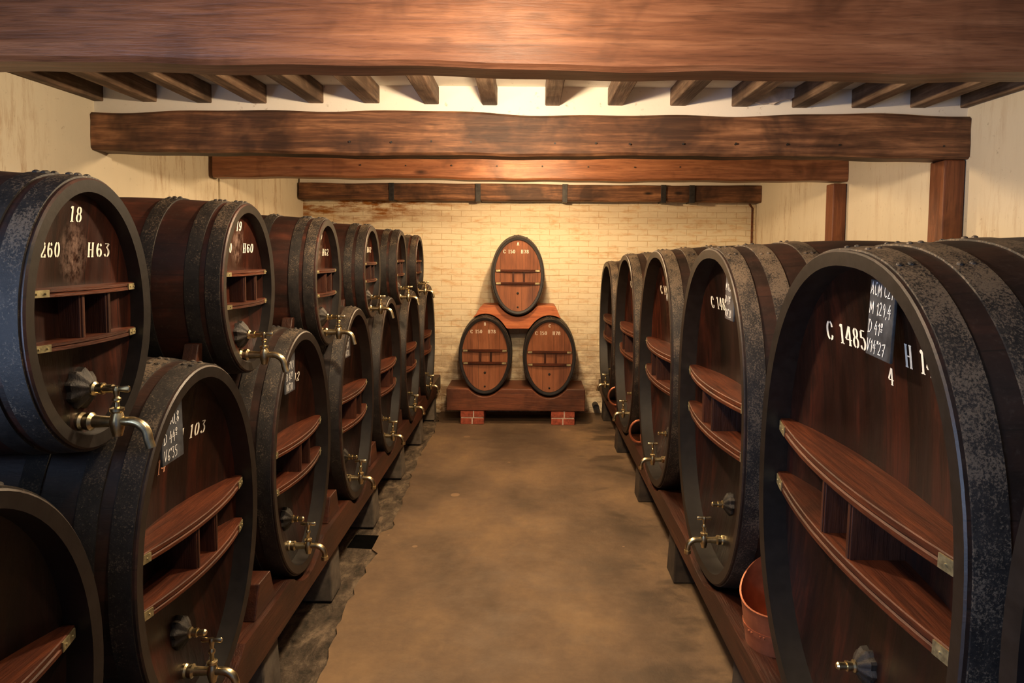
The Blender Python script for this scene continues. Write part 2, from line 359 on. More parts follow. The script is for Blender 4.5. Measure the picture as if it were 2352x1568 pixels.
def wall(name, x0, x1, y0, y1, z0, z1, mat):
    mb = MB(); mb.box(x0, x1, y0, y1, z0, z1); return struct(mb.build(name, mat, smooth=False))
mb = MB(); mb.box(WL-0.25, WL, Y0, 4.05, -0.02, 2.9); mb.box(WL-0.25, WL-0.035, 4.05, 5.5, -0.02, 2.9); mb.box(WL-0.25, WL-0.02, 5.5, YE, -0.02, 2.9)
struct(mb.build('wall_left', M['wall'], smooth=False))
wall('wall_right', WR, WR+0.25, Y0, YE, -0.02, 2.9, M['wall'])
wall('wall_back', WL-0.25, WR+0.25, YE, YE+0.2, -0.02, 2.9, M['brickwall'])
# the wall behind the viewer with its open door
mb = MB(); mb.box(WL-0.25, -1.3, Y0-0.15, Y0, -0.02, 2.9); mb.box(1.1, WR+0.25, Y0-0.15, Y0, -0.02, 2.9); mb.box(-1.3, 1.1, Y0-0.15, Y0, 2.45, 2.9)
struct(mb.build('wall_front', M['wall'], smooth=False))
wall('ceiling', WL-0.2, WR+0.2, Y0, YE, ZC, ZC+0.15, M['ceil'])

ZB = 2.32
def beam(y0, y1, zb, zt, mat, label, wav=0.012, nails=None, amp_bottom=0.006, xl=WL+0.002, xr=WR-0.002, seed=1):
    rnd = random.Random(seed); n = 90; ph = [rnd.uniform(0, 6) for _ in range(8)]
    root = empty('ceiling_beam', (0, (y0+y1)/2, zb), 0, label, 'beam', 'great beams across the ceiling')
    h = zt-zb; d = (y1-y0)/2; sec = []
    for i in range(n+1):
        x = xl+(xr-xl)*i/n
        wt = wav*(math.sin(x*2.1+ph[0])+0.6*math.sin(x*5.3+ph[1])+0.35*math.sin(x*11+ph[2]))
        wb = amp_bottom*(math.sin(x*1.7+ph[3])+0.5*math.sin(x*6.1+ph[4])+0.3*math.sin(x*15+ph[6]))
        wf = 0.006*(math.sin(x*2.6+ph[5])+0.5*math.sin(x*9+ph[7]))
        b = 0.014
        prof = [(-d+wf+b, wb), (-d+wf, wb+b), (-d+wf-0.002, wb+h*0.35), (-d+wf+0.003, wb+h*0.7), (-d+wf, h+wt-b), (-d+wf+b, h+wt), (d-b, h+wt), (d, h+wt-b), (d, wb+b), (d-b, wb)]
        sec.append([(x, py, pz) for py, pz in prof])
    mb = MB(); mb.rings(sec, True, True, True); mb.build('timber', mat, root)
    return root
b1 = beam(2.045, 2.185, ZB+0.002, 2.575, M['beam'], 'wide reddish beam nearest the viewer, across the top of the picture', 0.004, seed=3)
b2 = beam(3.865, 4.04, ZB, 2.553, M['beam_old'], 'knotty brown beam second from the viewer, held by a thick post at right', 0.009, seed=5)
b3 = beam(5.32, 5.49, ZB+0.018, 2.56, M['beam'], 'orange brown beam third from the viewer, above the aisle', 0.008, seed=8)
b4 = beam(7.30, 7.47, ZB+0.0, 2.497, M['beam_old'], 'dark beam with iron straps against the back brick wall', 0.004, amp_bottom=0.003, seed=9)
for px in (900, 1097, 1295, 1520, 1585):
    x = (px-1216)*7.3/F; mb = MB(); mb.box(x-0.027, x+0.027, -0.098, 0.075, -0.012, 0.178)
    mb.build('iron_strap', M['iron'], b4, smooth=False, bevel=0.002)
def nails(b, xs, yf, z):
    for x in xs:
        mb = MB(); mb.tube([(x, yf-0.013, z+random.uniform(-.004, .004)), (x, yf+0.01, z)], 0.0055, 8); mb.build('nail', M['iron'], b)
nails(b2, [(-1216+p)*3.865/F for p in (806, 900, 991, 1081, 1271, 1364, 1441, 1562, 1681, 1798, 1916, 2152)], -0.0875, 0.068)
nails(b3, [(-1216+p)*5.32/F for p in (830, 933, 1037, 1140, 1243, 1347, 1453, 1556)], -0.085, 0.10)
# white board filling the gap above each beam
for y0 in (3.90, 5.36, 7.34):
    wall('trim_%d' % {3.90: 1, 5.36: 2, 7.34: 3}[y0], WL, WR, y0, y0+0.07, 2.49 if y0 > 7 else 2.53, ZC, M['ceil'])
# joists
jx = [(218, 250), (338, 371), (461, 494), (584, 617), (712, 745), (837, 873), (975, 1009), (1108, 1142), (1249, 1283), (1389, 1424), (1529, 1565), (1669, 1706), (1807, 1842), (1943, 1976), (2075, 2111), (2187, 2215)]
words = ['first', 'second', 'third', 'fourth', 'fifth', 'sixth', 'seventh', 'eighth']
for i, (a, b) in enumerate(jx):
    x0 = max(WL+0.004, (a-1216)*3.90/F); x1 = min(WR-0.004, (b-1216)*3.90/F)
    mb = MB(); sec = []
    for k in range(13):
        y = 0.3+(7.34-0.3)*k/12; j = 0.005*math.sin(k*1.7+i); q = 0.004*math.sin(k*2.3+i*1.3)
        sec.append([(x0+j, y, 2.603+q), (x1+j, y, 2.603+q), (x1+j, y, ZC-0.001), (x0+j, y, ZC-0.001)])
    mb.rings(sec, True, True, True)
    lab = (words[i]+' ceiling joist from the left wall, above the beams') if i < 8 else (words[15-i]+' ceiling joist from the right wall, above the beams')
    tag(mb.build('ceiling_joist', M['joist'], smooth=False, bevel=0.006), lab, 'joist', 'joists under the white ceiling')
# posts on the right
for (yf, d, xl, xr, zt, lab) in ((3.885, 0.145, 2.335, 2.452, ZB-0.004, 'thick reddish brown post under the second beam at the right wall'), (5.335, 0.135, 2.352, 2.455, ZB+0.008, 'narrower dark red post under the third beam at the right wall')):
    mb = MB(); mb.box(xl, xr, yf, yf+d, 0.0, zt); tag(mb.build('wooden_post', M['post'], smooth=False, bevel=0.008), lab, 'post', 'posts on the right wall')
# rusty pipe in the back corner
mb = MB(); mb.tube([(2.41, 7.44, 0.02), (2.41, 7.44, 2.27), (2.37, 7.42, 2.31)], 0.012, 10)
tag(mb.build('rusty_pipe', M['rust']), 'thin rusty pipe running down the right back corner', 'pipe')
# loose plaster flake between joists
mb = MB(); pts = [(1.255, 2.70), (1.255, 2.622), (1.29, 2.612), (1.33, 2.618), (1.355, 2.610), (1.372, 2.622), (1.40, 2.633), (1.43, 2.640), (1.45, 2.636), (1.465, 2.652), (1.485, 2.648), (1.478, 2.67), (1.488, 2.70)]
mb.rings([[(x, y, z) for x, z in pts] for y in (3.868, 3.882)], True, True, True)
tag(mb.build('plaster_flake', M['flake'], smooth=False), 'torn flake of plaster hanging between joists at upper right', 'plaster')

# ------------------------------------------------------------------ lettering
def arc(cx, cz, rx, rz, a0, a1, n=12): return [(cx+rx*math.cos(R(a0+(a1-a0)*i/n)), cz+rz*math.sin(R(a0+(a1-a0)*i/n))) for i in range(n+1)]
G = {   # stencil shapes: (advance, [strokes])
 '0': (.62, [arc(.29, .5, .2, .47, 102, 258), arc(.29, .5, .2, .47, 78, -78)]),
 '1': (.5, [[(.26, .0), (.26, 1.0)], [(.1, .01), (.2, .01)], [(.32, .01), (.42, .01)], [(.1, .86), (.2, .97)]]),
 '2': (.62, [arc(.29, .72, .19, .25, 170, 20, 9), [(.48, .76), (.47, .62), (.36, .42), (.22, .25), (.12, .08)], [(.1, .04), (.5, .04)], [(.5, .0), (.52, .2)]]),
 '3': (.6, [[(.1, .94), (.46, .94)], [(.46, .93), (.26, .63)], arc(.26, .32, .21, .29, 85, -80), arc(.26, .3, .18, .27, 200, 250, 5)]),
 '4': (.64, [[(.38, .97), (.05, .30)], [(.05, .29), (.32, .29)], [(.5, .29), (.6, .29)], [(.42, .0), (.42, .98)], [(.3, .01), (.54, .01)]]),
 '5': (.6, [[(.12, .96), (.46, .96)], [(.13, .92), (.13, .58)], arc(.25, .32, .22, .30, 110, -80), arc(.26, .3, .18, .27, 200, 250, 5)]),
 '6': (.62, [arc(.29, .5, .2, .47, 110, 258), arc(.29, .3, .19, .27, 150, -78, 16), arc(.3, .72, .14, .24, 60, 10, 5)]),
 '7': (.58, [[(.08, .94), (.5, .94)], [(.5, .92), (.34, .5), (.24, .0)], [(.09, .92), (.09, .78)]]),
 '8': (.62, [arc(.29, .74, .16, .22, 100, 260, 9), arc(.29, .74, .16, .22, 80, -80, 9), arc(.29, .27, .2, .25, 100, 260, 9), arc(.29, .27, .2, .25, 80, -80, 9)]),
 '9': (.62, [arc(.29, .5, .2, .47, 70, -78), arc(.29, .68, .19, .28, 105, 320, 16), arc(.28, .28, .14, .24, 240, 190, 5)]),
 'C': (.66, [arc(.34, .5, .24, .48, 105, 255), [(.38, .98), (.5, .88), (.53, .7)], [(.38, .02), (.5, .1), (.53, .26)]]),
 'H': (.78, [[(.18, .0), (.18, 1.0)], [(.55, .0), (.55, 1.0)], [(.07, .985), (.3, .985)], [(.07, .015), (.3, .015)], [(.44, .985), (.66, .985)], [(.44, .015), (.66, .015)], [(.26, .5), (.47, .5)]]),
 'A': (.7, [[(.3, .95), (.1, .03)], [(.36, .98), (.56, .0)], [(.2, .35), (.44, .35)]]),
 'B': (.66, [[(.16, .0), (.16, 1.0)], arc(.27, .75, .2, .22, 80, -80, 8), arc(.27, .26, .24, .24, 80, -80, 8)]),
 ' ': (.42, []), '.': (.25, [[(.1, .0), (.1, .08)]]),
}
K = {   # handwriting
 'A': (.7, [[(.05, 0), (.3, 1), (.55, 0)], [(.12, .35), (.5, .4)]]), 'C': (.6, [arc(.32, .5, .24, .48, 50, 310)]),
 'M': (.8, [[(.08, 0), (.12, .95), (.35, .3), (.6, 1), (.66, 0)]]), 'D': (.7, [[(.12, 0), (.12, 1)], [(.0, .98), (.3, 1), (.55, .7), (.55, .3), (.3, .02), (.0, 0)]]),
 'V': (.6, [[(.03, 1), (.22, 0), (.5, 1.05)]]), '0': (.6, [arc(.28, .5, .2, .48, 90, 450, 14)]), '1': (.42, [[(.08, .7), (.28, 1), (.25, 0)]]),
 '2': (.58, [[(.08, .8), (.25, 1), (.42, .8), (.3, .4), (.06, .02), (.5, .05)]]), '3': (.55, [[(.08, .95), (.4, .95), (.22, .6), (.42, .35), (.25, .0), (.05, .08)]]),
 '4': (.6, [[(.32, 1), (.06, .35), (.5, .4)], [(.38, .7), (.34, -.1)]]), '5': (.55, [[(.45, 1), (.14, .95), (.1, .6), (.38, .5), (.38, .12), (.05, .0)]]),
 '6': (.55, [[(.4, 1), (.12, .6), (.08, .2), (.25, 0), (.42, .2), (.3, .45), (.1, .3)]]), '7': (.6, [[(.05, .9), (.5, 1), (.25, 0)], [(.18, .5), (.45, .5)]]),
 '8': (.58, [[(.42, .85), (.25, 1), (.1, .8), (.42, .25), (.25, 0), (.08, .22), (.42, .85)]]), '9': (.58, [[(.42, .7), (.25, 1), (.1, .75), (.25, .55), (.42, .75), (.36, 0)]]),
 ',': (.25, [[(.14, .08), (.06, -.15)]]), 'o': (.4, [arc(.18, .85, .11, .16, 0, 360, 8), [(.05, .52), (.32, .52)], [(.05, .36), (.32, .36)]]),
 '"': (.3, [[(.08, 1.05), (.08, .8)], [(.2, 1.05), (.2, .8)]]), ' ': (.35, []),
}
def textwidth(t, font): return sum(font[c][0] for c in t)
def strokes_mesh(mb, t, font, x0, z0, h, surf, wv=0.085, wh=0.028, jitter=0.0, slant=0.0, xs=1.0, track=0.0):
    """letters of height h starting at x0 on base line z0, laid on surface y = surf(x, z)"""
    x = x0
    for ch in t:
        adv, sts = font[ch]
        jz = random.uniform(-jitter, jitter)*h
        for st in sts:
            pts = [Vector((p[0], p[1])) for p in st]
            fine = []
            for a, b in zip(pts[:-1], pts[1:]):
                k = max(1, int((b-a).length/0.2))
                fine += [a.lerp(b, i/k) for i in range(k)]
            fine.append(pts[-1]); top = []; bot = []
            for i, p in enumerate(fine):
                d = fine[min(i+1, len(fine)-1)]-fine[max(i-1, 0)]
                d.normalize(); wd = wh+(wv-wh)*abs(d.y)**1.6; nrm = Vector((-d.y, d.x))
                for s, arr in ((1, top), (-1, bot)):
                    q = p+nrm*wd*s; X = x+(q.x+slant*q.y)*h*xs; Z = z0+jz+q.y*h
                    arr.append((X, surf(X, Z)-0.0012, Z))
            mb.rings([top, bot], closed=False)
        x += (adv+track)*h*xs
    return x

# ------------------------------------------------------------------ cask
def lathe_y(mb, prof, cx, cz, y0=0.0, seg=20, mi=0, flute=0, fl=0.0):
    rs = []
    for (y, r) in prof:
        rs.append([(cx+r*(1+fl*math.cos(flute*t))*math.cos(t), y0+y, cz+r*(1+fl*math.cos(flute*t))*math.sin(t)) for t in [2*PI*k/seg for k in range(seg)]])
    mb.rings(rs, True, True, True, mi)

def make_tap(root, cx, cz, ys, s=1.0, tall=False, worn=False):
    br = M['brass']; mb = MB()
    lathe_y(mb, [(0.01, .021*s), (-0.006*s, .022*s), (-0.012*s, .018*s), (-0.018*s, .021*s), (-0.028*s, .0215*s), (-0.034*s, .015*s), (-0.072*s, .0125*s), (-0.088*s, .0125*s)], cx, cz, ys, 18)
    st = 0.066*s if tall else 0.044*s
    yv = ys-0.088*s; prof = [(-.036, .006), (-.034, .011), (-.026, .0125), (-.02, .0145), (0, .0175), (.016, .0145), (.022, .012), (.026, .016), (.033, .016), (.036, .008)]
    rs = [[(cx+r*s*math.cos(t), yv+r*s*math.sin(t), cz+z*s) for t in [2*PI*k/16 for k in range(16)]] for z, r in prof]
    mb.rings(rs, True, True, True)
    tap = mb.build('tap', br, root)
    mb = MB(); z0 = cz+0.034*s
    rs = [[(cx+r*s*math.cos(t), yv+r*s*math.sin(t), z) for t in [2*PI*k/12 for k in range(12)]] for z, r in
          [(z0, .007), (z0+st*.3, .006), (z0+st*.4, .010), (z0+st*.5, .010), (z0+st*.6, .0055), (z0+st*.9, .008), (z0+st, .0085), (z0+st+.006*s, .006)]]
    mb.rings(rs, True, True, True)
    hl = 0.032*s
    mb.tube([(cx, yv-hl, z0+st), (cx, yv-hl*.9, z0+st), (cx, yv-hl*.3, z0+st), (cx, yv, z0+st), (cx, yv+hl*.3, z0+st), (cx, yv+hl*.9, z0+st), (cx, yv+hl, z0+st)],
            [x*s for x in (.006, .0085, .0065, .0085, .0065, .0085, .006)], 10, True, 0, 0.6)
    mb.build('tap_handle', br, tap)
    mb = MB(); p = []
    for k in range(9):
        a = PI/2*k/8; rr = 0.040*s
        p.append((cx, yv-0.032*s-rr*math.sin(a), cz-rr+rr*math.cos(a)+0.001))
    p = [(cx, yv-0.008*s, cz+0.001)]+p
    if tall: p += [(cx, yv-.072*s, cz-.046*s), (cx, yv-.072*s, cz-.0465*s), (cx, yv-.072*s, cz-.062*s)]; rad = [.0125*s]*7+[.0115*s]*3+[.0115*s, .0150*s, .0150*s]
    else: p += [(cx, yv-.076*s, cz-.052*s), (cx, yv-.079*s, cz-.062*s)]; rad = [.0115*s]*6+[.0108*s]*4+[.0105*s, .0105*s]
    mb.tube(p, rad, 14); mb.build('spout', br, tap)

def cask(face, c, y, zc, a, b, L, label, group, bulge=0.058, th=0.04, headm='head', stavem='stave', bars=(0.15, -0.11), left=None, right=None, num=None,
         tzh=0.057, tz=0.61, nz=0.52, nsz=0.045, numpos=0.0, tap=-0.815, bung=-0.58, tapx=0.0, tall=True, cx=None, hoops=None, rc=None, gap=0.095, taps=1.0, nummat='paint', bunghole=False, rev=0, r0=None, tsh=0.0, tilt=0.0):
    rz = {'L': R(90), 'R': R(-90), 'E': 0}[face]+R(rev)
    zb = zc-b*(1+bulge)
    loc = {'L': (-c, y, zb), 'R': (c, y, zb), 'E': (c, y, zb)}[face]
    root = empty('wooden_cask', loc, rz, label, 'cask', group)
    H0 = zc-zb; N = 84; ns = 28 if b > .6 else (22 if b > .45 else 18)
    sc = lambda t: 1+bulge*math.sin(PI*min(max(t/L, 0), 1))
    se = 2.3 if b > .6 else 2.0
    def pw(v): return math.copysign(abs(v)**(2/se), v)
    CS = [(pw(math.cos(2*PI*i/N)), pw(math.sin(2*PI*i/N))) for i in range(N)]
    def ell(t, off=0.0, k=1.0): return [((a*k*sc(t)+off)*c_, t, H0+(b*k*sc(t)+off)*s_) for c_, s_ in CS]
    if rc is None: rc = 0.07 if b > .6 else (0.06 if b > .45 else 0.022)
    if r0 is None: r0 = 0.08 if b > .6 else (0.062 if b > .45 else 0.036)
    ai, bi = a-th, b-th
    # staves: outer skin, chime face, inner wall of the chime, closed back
    mb = MB(); ts = [L*i/18 for i in range(19)]
    rs = [ell(0, -0.004)]+[ell(t) for t in [0.004]+ts[1:-1]+[L-0.004]]+[ell(L, -0.006)]
    mb.rings(rs)
    n0 = len(mb.f)
    def inner(t, k): return [((ai-k)*c_, t, H0+(bi-k)*s_) for c_, s_ in CS]
    nst = len(mb.f)
    mb.rings([ell(0, -0.004), inner(0.003, 0.0), inner(0.012, -0.0), inner(r0+0.012, 0.004)], mi=1)
    mb.rings([ell(L, -0.006), [(ai*c_, L-0.03, H0+bi*s_) for c_, s_ in CS]], True, False, True, 0)
    me = bpy.data.meshes.new('staves'); me.from_pydata(mb.v, [], mb.f)
    me.materials.append(M[stavem]); me.materials.append(M['chime'])
    uv = me.uv_layers.new(name='UVMap')
    for pi, p in enumerate(me.polygons):
        p.material_index = mb.mi[pi]
        vals = []
        for li in p.loop_indices:
            v = me.vertices[me.loops[li].vertex_index].co
            an = math.atan2((v.z-H0)/b, v.x/a)/(2*PI) % 1.0
            vals.append([li, an, v.y])
        mx = max(q[1] for q in vals)
        for li, an, vy in vals:
            if mx-an > 0.5: an += 1.0
            uv.data[li].uv = (an*ns, vy)
    bm = bmesh.new(); bm.from_mesh(me); bmesh.ops.recalc_face_normals(bm, faces=bm.faces); bm.to_mesh(me); bm.free()
    me.shade_smooth(); me.set_sharp_from_angle(angle=R(35))
    o = bpy.data.objects.new('staves', me); C.objects.link(o); o.parent = root
    # head, dished inward
    def surf(x, z):
        q = 1-(abs(x)/ai)**se-(abs(z-H0)/bi)**se
        return r0+rc*max(0.0, q)
    mb = MB(); rs = []
    for i in range(13):
        k = i/12.0*1.0
        k = max(k, 0.001)
        rs.append([(ai*k*c_, surf(ai*k*c_, H0+bi*k*s_), H0+bi*k*s_) for c_, s_ in CS])
    mb.rings(rs); mb.build('head', M[headm], root)
    # hoops
    if hoops is None:
        if b > .6: hoops = [(.012, .078, 0), (.135, .205, 0), (.305, .372, 0)]
        elif b > .45: hoops = [(.010, .065, 1), (.10, .155, 1), (.25, .305, 1)]
        else: hoops = [(.010, .058, 1), (.078, .125, 1), (.235, .285, 1)]
        hoops = hoops+[(L-t1, L-t0, k) for t0, t1, k in hoops[::-1]]
    for hi, (t0, t1, k) in enumerate(hoops):
        mb = MB(); e = 0.0045
        mb.rings([ell(t0, -0.002), ell(t0, e), ell(t0+(t1-t0)*.5, e+.0006), ell(t1, e), ell(t1, -0.002)])
        for an in (R(94+hi*3), R(86+hi*3), R(72-hi*2)):
            for q in (0.3, 0.7):
                t = t0+(t1-t0)*q; X = (a*sc(t)+e)*pw(math.cos(an)); Z = H0+(b*sc(t)+e)*pw(math.sin(an))
                nv = Vector((math.cos(an)/a, 0, math.sin(an)/b)).normalized(); p = Vector((X, t, Z))
                mb.tube([p-nv*.002, p+nv*.003, p+nv*.0055], [.0085, .0075, .003], 8)
        mb.build('hoop', M['hoop_dark' if k else 'hoop'], root)
    # cross bars with brass end plates, joined by two uprights
    bh = 0.05*b+0.004; zs = []; fe = r0*0.6; fm = -0.004 if face != 'E' else 0.012
    def front(x, xe): return fe-(fe-fm)*(1-(x/xe)**2)
    for fr in bars:
        zz = H0+fr*b; zs.append(zz); xe = ai*(1-((abs(zz-H0)+bh/2)/bi)**se)**(1/se)-0.003
        mb = MB(); rs = []
        for i in range(25):
            x = -xe+2*xe*i/24; f = front(x, xe); bk = max(f+0.006, surf(x, zz)+0.004)
            rs.append([(x, bk, zz-bh/2), (x, f+.003, zz-bh/2), (x, f, zz-bh*.42), (x, f, zz-bh*.12), (x, f+.004, zz-bh*.02), (x, f+.001, zz+bh*.1), (x, f+.001, zz+bh*.44), (x, f+.004, zz+bh/2), (x, bk, zz+bh/2)])
        mb.rings(rs, True, True, True); bar = mb.build('crossbar', M['bar'], root, angle=28)
        pl = 0.13*a+0.01
        for s in (-1, 1):
            mb = MB(); rs = []
            for i in range(5):
                x = s*(xe-0.006-pl*i/4); f = front(x, xe)
                rs.append([(x, f+.002, zz-bh*.40), (x, f-.0025, zz-bh*.40), (x, f-.0025, zz+bh*.38), (x, f+.002, zz+bh*.38)])
            mb.rings(rs, True, True, True)
            for q in (.25, .75):
                x = s*(xe-0.006-pl*q); mb.tube([(x, front(x, xe)-.002, zz), (x, front(x, xe)-.005, zz)], [.003, .002], 8)
            mb.build('brass_plate', M['brass_dull'], bar)
    zt, zl = max(zs), min(zs); ux = 0.135*a if b > .6 else (0.155*a if b > .45 else 0.21*a); uw = 0.013 if b > .6 else 0.008+0.006*b
    for s in (-1, 1):
        x = s*ux+0.03*a; f = front(x, ai)+0.010
        mb = MB(); mb.box(x-uw, x+uw, f, surf(x, (zt+zl)/2)+.004, zl+bh*.48, zt-bh*.48); mb.box(x-uw*.45, x+uw*.45, f-.003, f+.001, zl+bh*.48, zt-bh*.48)
        mb.build('upright', M['upright'], root, smooth=False, bevel=0.0015)
    # lettering
    mb = MB()
    zt_ = H0+tz*b
    tr = .05 if b > .6 else .12
    def words_on(t, x, z, h, mat):
        for wd in t.split(' '):
            mb = MB(); x2 = strokes_mesh(mb, wd, G, x, z, h, surf, track=tr)
            mb.build('painted_number' if wd[-1].isdigit() else 'painted_letter', M[mat], root, smooth=False)
            x = x2+(G[' '][0]+tr)*h
    def tw(t, h): return (textwidth(t, G)+tr*(len(t)-1))*h
    if left: words_on(left, tsh-gap-tw(left, tzh), zt_, tzh, 'paint')
    if right: words_on(right, tsh+gap, zt_, tzh, 'paint')
    if num: words_on(num, numpos-tw(num, nsz)/2, H0+nz*b, nsz, nummat)
    # bung with carved boss, tap
    if bung is not None:
        z = H0+bung*b; ys = surf(tapx, z); s = taps
        mb = MB(); lathe_y(mb, [(0.01, .048*s), (-0.012*s, .046*s), (-0.024*s, .034*s), (-.032*s, .022*s), (-.036*s, .016*s)], tapx, z, ys, 40, 0, 9, 0.09)
        bs = mb.build('bung_boss', M['boss'], root)
        mb = MB(); lathe_y(mb, [(0.0, .017*s), (-.040*s, .017*s), (-.044*s, .012*s), (-.052*s, .012*s), (-.053*s, .014*s), (-.060*s, .014*s), (-.061*s, .010*s), (-.082*s, .0105*s), (-.087*s, .007*s)], tapx, z, ys, 16)
        mb.build('brass_stopper', M['brass'], bs)
    if tap is not None:
        z = H0+tap*b; make_tap(root, tapx-.012, z, surf(tapx, z), taps*1.0, tall)
    if bunghole:
        for fr, r in ((-.46, .013), (-.82, .010)):
            z = H0+fr*b; mb = MB(); lathe_y(mb, [(0.008, r), (-0.004, r), (-0.006, r*.6)], 0.0, z, surf(0, z), 12); mb.build('plug', M['boss'], root)
    if tilt:
        root.rotation_euler = (0, R(tilt), rz); ctr = root.location+Vector((0, 0, H0))
        root.location = ctr-root.rotation_euler.to_matrix() @ Vector((0, 0, H0))
    return root, surf, H0, b

def slate(cs, x, z, w, h, lines, label, ch=0.030, tilt=0.0):
    """slate board hung on a cask head; x, z relative to the head centre"""
    root, surf, H0, b = cs
    y0 = min(surf(x+i*w/2, H0+z+j*h/2) for i in (-1, 0, 1) for j in (-1, 0, 1))-0.011
    mw = Matrix.Translation(root.location) @ root.rotation_euler.to_matrix().to_4x4()
    loc = mw @ Vector((x, y0, H0+z-h/2))
    t = empty('slate_board', loc, root.rotation_euler.z, label, 'slate', 'chalked slates on the casks'); t.rotation_euler.y = root.rotation_euler.y+R(tilt)
    mb = MB(); mb.box(-w/2, w/2, -0.004, 0.004, 0, h); mb.build('slate', M['slate'], t, smooth=False, bevel=0.002)
    n = len(lines); lh = h/n
    for i, ln in enumerate(lines):
        mb = MB()
        tw = textwidth(ln, K)*ch*0.9
        s = min(0.9, (w-0.012)/(textwidth(ln, K)*ch))
        strokes_mesh(mb, ln, K, -w/2+0.006, h-lh*(i+0.9)+lh*.12, ch, lambda X, Z: -0.0042, 0.045, 0.035, 0.05, 0.06, s)
        mb.build('chalk_writing', M['chalk'], t, smooth=False)
    return t

# ---- right row: big casks
GR = 'big casks of the right row'
Rr = {}
Rr[3] = cask('R', .79, .56, 1.07, .545, .72, 1.30, 'cask cut off by the right edge, nearest the viewer, only its rim showing', GR)
Rr[4] = cask('R', .81, 1.79, 1.07, .562, .72, 1.30, 'nearest full cask at right, painted C 1485 and 4, with a slate', GR, left='C 1485', right='H 142', num='4', numpos=0.02, tsh=-.002, tilt=2.5)
Rr[5] = cask('R', .782, 2.99, 1.078, .55, .72, 1.30, 'second full cask at right, behind the one numbered 4, with a slate half hidden', GR, left='C 1485', right='H 142', num='5', nummat='paint_old', numpos=0.03, tsh=-.002)
Rr[6] = cask('R', .77, 4.21, 1.07, .555, .72, 1.30, 'third cask from the right edge, painted C 1467 beside a slate sliver', GR, left='C 1467', right='H 142', headm='head_red', tsh=-.002)
Rr[7] = cask('R', .755, 5.45, 1.055, .555, .705, 1.30, 'fourth full cask of the right row, last but one before the back wall', GR, left='C 1480', right='H 140', headm='head_red', tsh=-.002)
Rr[8] = cask('R', .745, 6.66, 1.02, .55, .665, 1.30, 'farthest cask of the right row, by the back wall', GR, left='C 1350', right='H 131', tsh=-.002)
slate(Rr[4], .056, .548, .122, .195, ['ACM C21', 'M 129,4', 'D 41o', 'V14"27'], 'slate chalked M 129,4 on the big right cask numbered 4', .033, 2)
slate(Rr[5], .088, .53, .122, .225, ['ACM C21', 'M 128,9', 'D 41o', 'V14"20'], 'slate half hidden by the rim of the second full right cask', .033, 2)
slate(Rr[6], .095, .53, .122, .225, ['ACM C20', 'M 127,2', 'D 40o', 'V14"11'], 'slate sliver on the third right cask painted C 1467', .033, 0)

# ---- left row, lower casks
GL = 'lower casks of the left row'; Ll = {}
def low(c, y, zt, a, lab, **kw):
    zbm = 0.368; b = (zt-zbm)/2
    return cask('L', c, y, (zt+zbm)/2, a, b, 1.02, lab, GL, bulge=.08, th=.036, bars=(.12, -.17), tz=.53, tzh=.044, nz=.41, nsz=.045, tap=-.80, bung=-.58, gap=.065, tsh=-.04, **kw)
Ll[13] = low(.985, 1.16, 1.345, .38, 'lower cask cut off by the bottom left corner of the picture', right='H 100')
Ll[14] = low(.985, 2.055, 1.425, .385, 'lower left cask painted H 103 and 14, with a chalked slate', left='C 599', right='H 103', num='14', nummat='paint_old', numpos=-.06)
Ll[15] = low(.98, 2.96, 1.425, .380, 'lower left cask painted H 102 and 15, second full one', left='C 590', right='H 102', num='15', nummat='paint_old', numpos=-.04)
Ll[16] = low(.97, 3.86, 1.45, .378, 'lower left cask painted H 99, third full one, with the edge of a slate', left='C 580', right='H 99')
Ll[17] = low(.965, 4.76, 1.45, .378, 'fourth full lower left cask, third counted from the back wall')
Ll[18] = low(.96, 5.65, 1.445, .365, 'last but one lower left cask before the back wall')
Ll[19] = low(.96, 6.56, 1.45, .365, 'farthest lower left cask, next to the back wall')
slate(Ll[14], -.10, .368, .118, .20, ['A20', 'M 80,8', 'D 44o', 'V6"35'], 'slate chalked D 44 and V6 35 on the lower left cask numbered 14', .032, -2)
slate(Ll[15], -.03, .36, .118, .185, ['A20', 'M 79,9', 'D 42o', 'V6"30'], 'narrow looking slate beside H 102 on the lower left cask numbered 15', .032, 0)
slate(Ll[16], -.03, .36, .118, .185, ['A20', 'M 78,5', 'D 41o', 'V6"20'], 'slate edge on the lower left cask painted H 99', .032, 0)

# ---- left row, upper casks
GU = 'small casks of the upper left row'; Lu = {}
def up(c, y, zt, zb_, a, lab, **kw):
    b = (zt-zb_)/2
    return cask('L', c, y, (zt+zb_)/2, a, b, .94, lab, GU, bulge=.07, th=.032, bars=(.18, -.19), tzh=.035, nsz=.036, tz=.42, nz=.68, tap=-.80, bung=-.56, gap=.047, tall=False, headm='head_scuff', stavem='stave_red', **kw)
Lu[18] = up(1.02, 1.605, 1.943, 1.308, .232, 'nearest small upper left cask, painted 18 and H63, blue daylight on its side', left='C 260', right='H63', num='18')
Lu[19] = up(1.02, 2.502, 1.945, 1.333, .233, 'small upper left cask painted 19 and H60, second from the viewer', left='C 260', right='H60', num='19')
Lu[20] = up(1.00, 3.41, 1.932, 1.309, .222, 'third small upper left cask from the viewer, painted H62', left='C 260', right='H62', num='20')
Lu[21] = up(.99, 4.32, 1.935, 1.356, .225, 'fourth small upper left cask from the viewer, painted H62', left='C 260', right='H62', num='21')
Lu[22] = up(.97, 5.20, 1.930, 1.373, .215, 'fifth small upper left cask, last but one')
Lu[23] = up(.98, 6.11, 1.909, 1.37, .215, 'farthest small upper left cask, by the back wall')

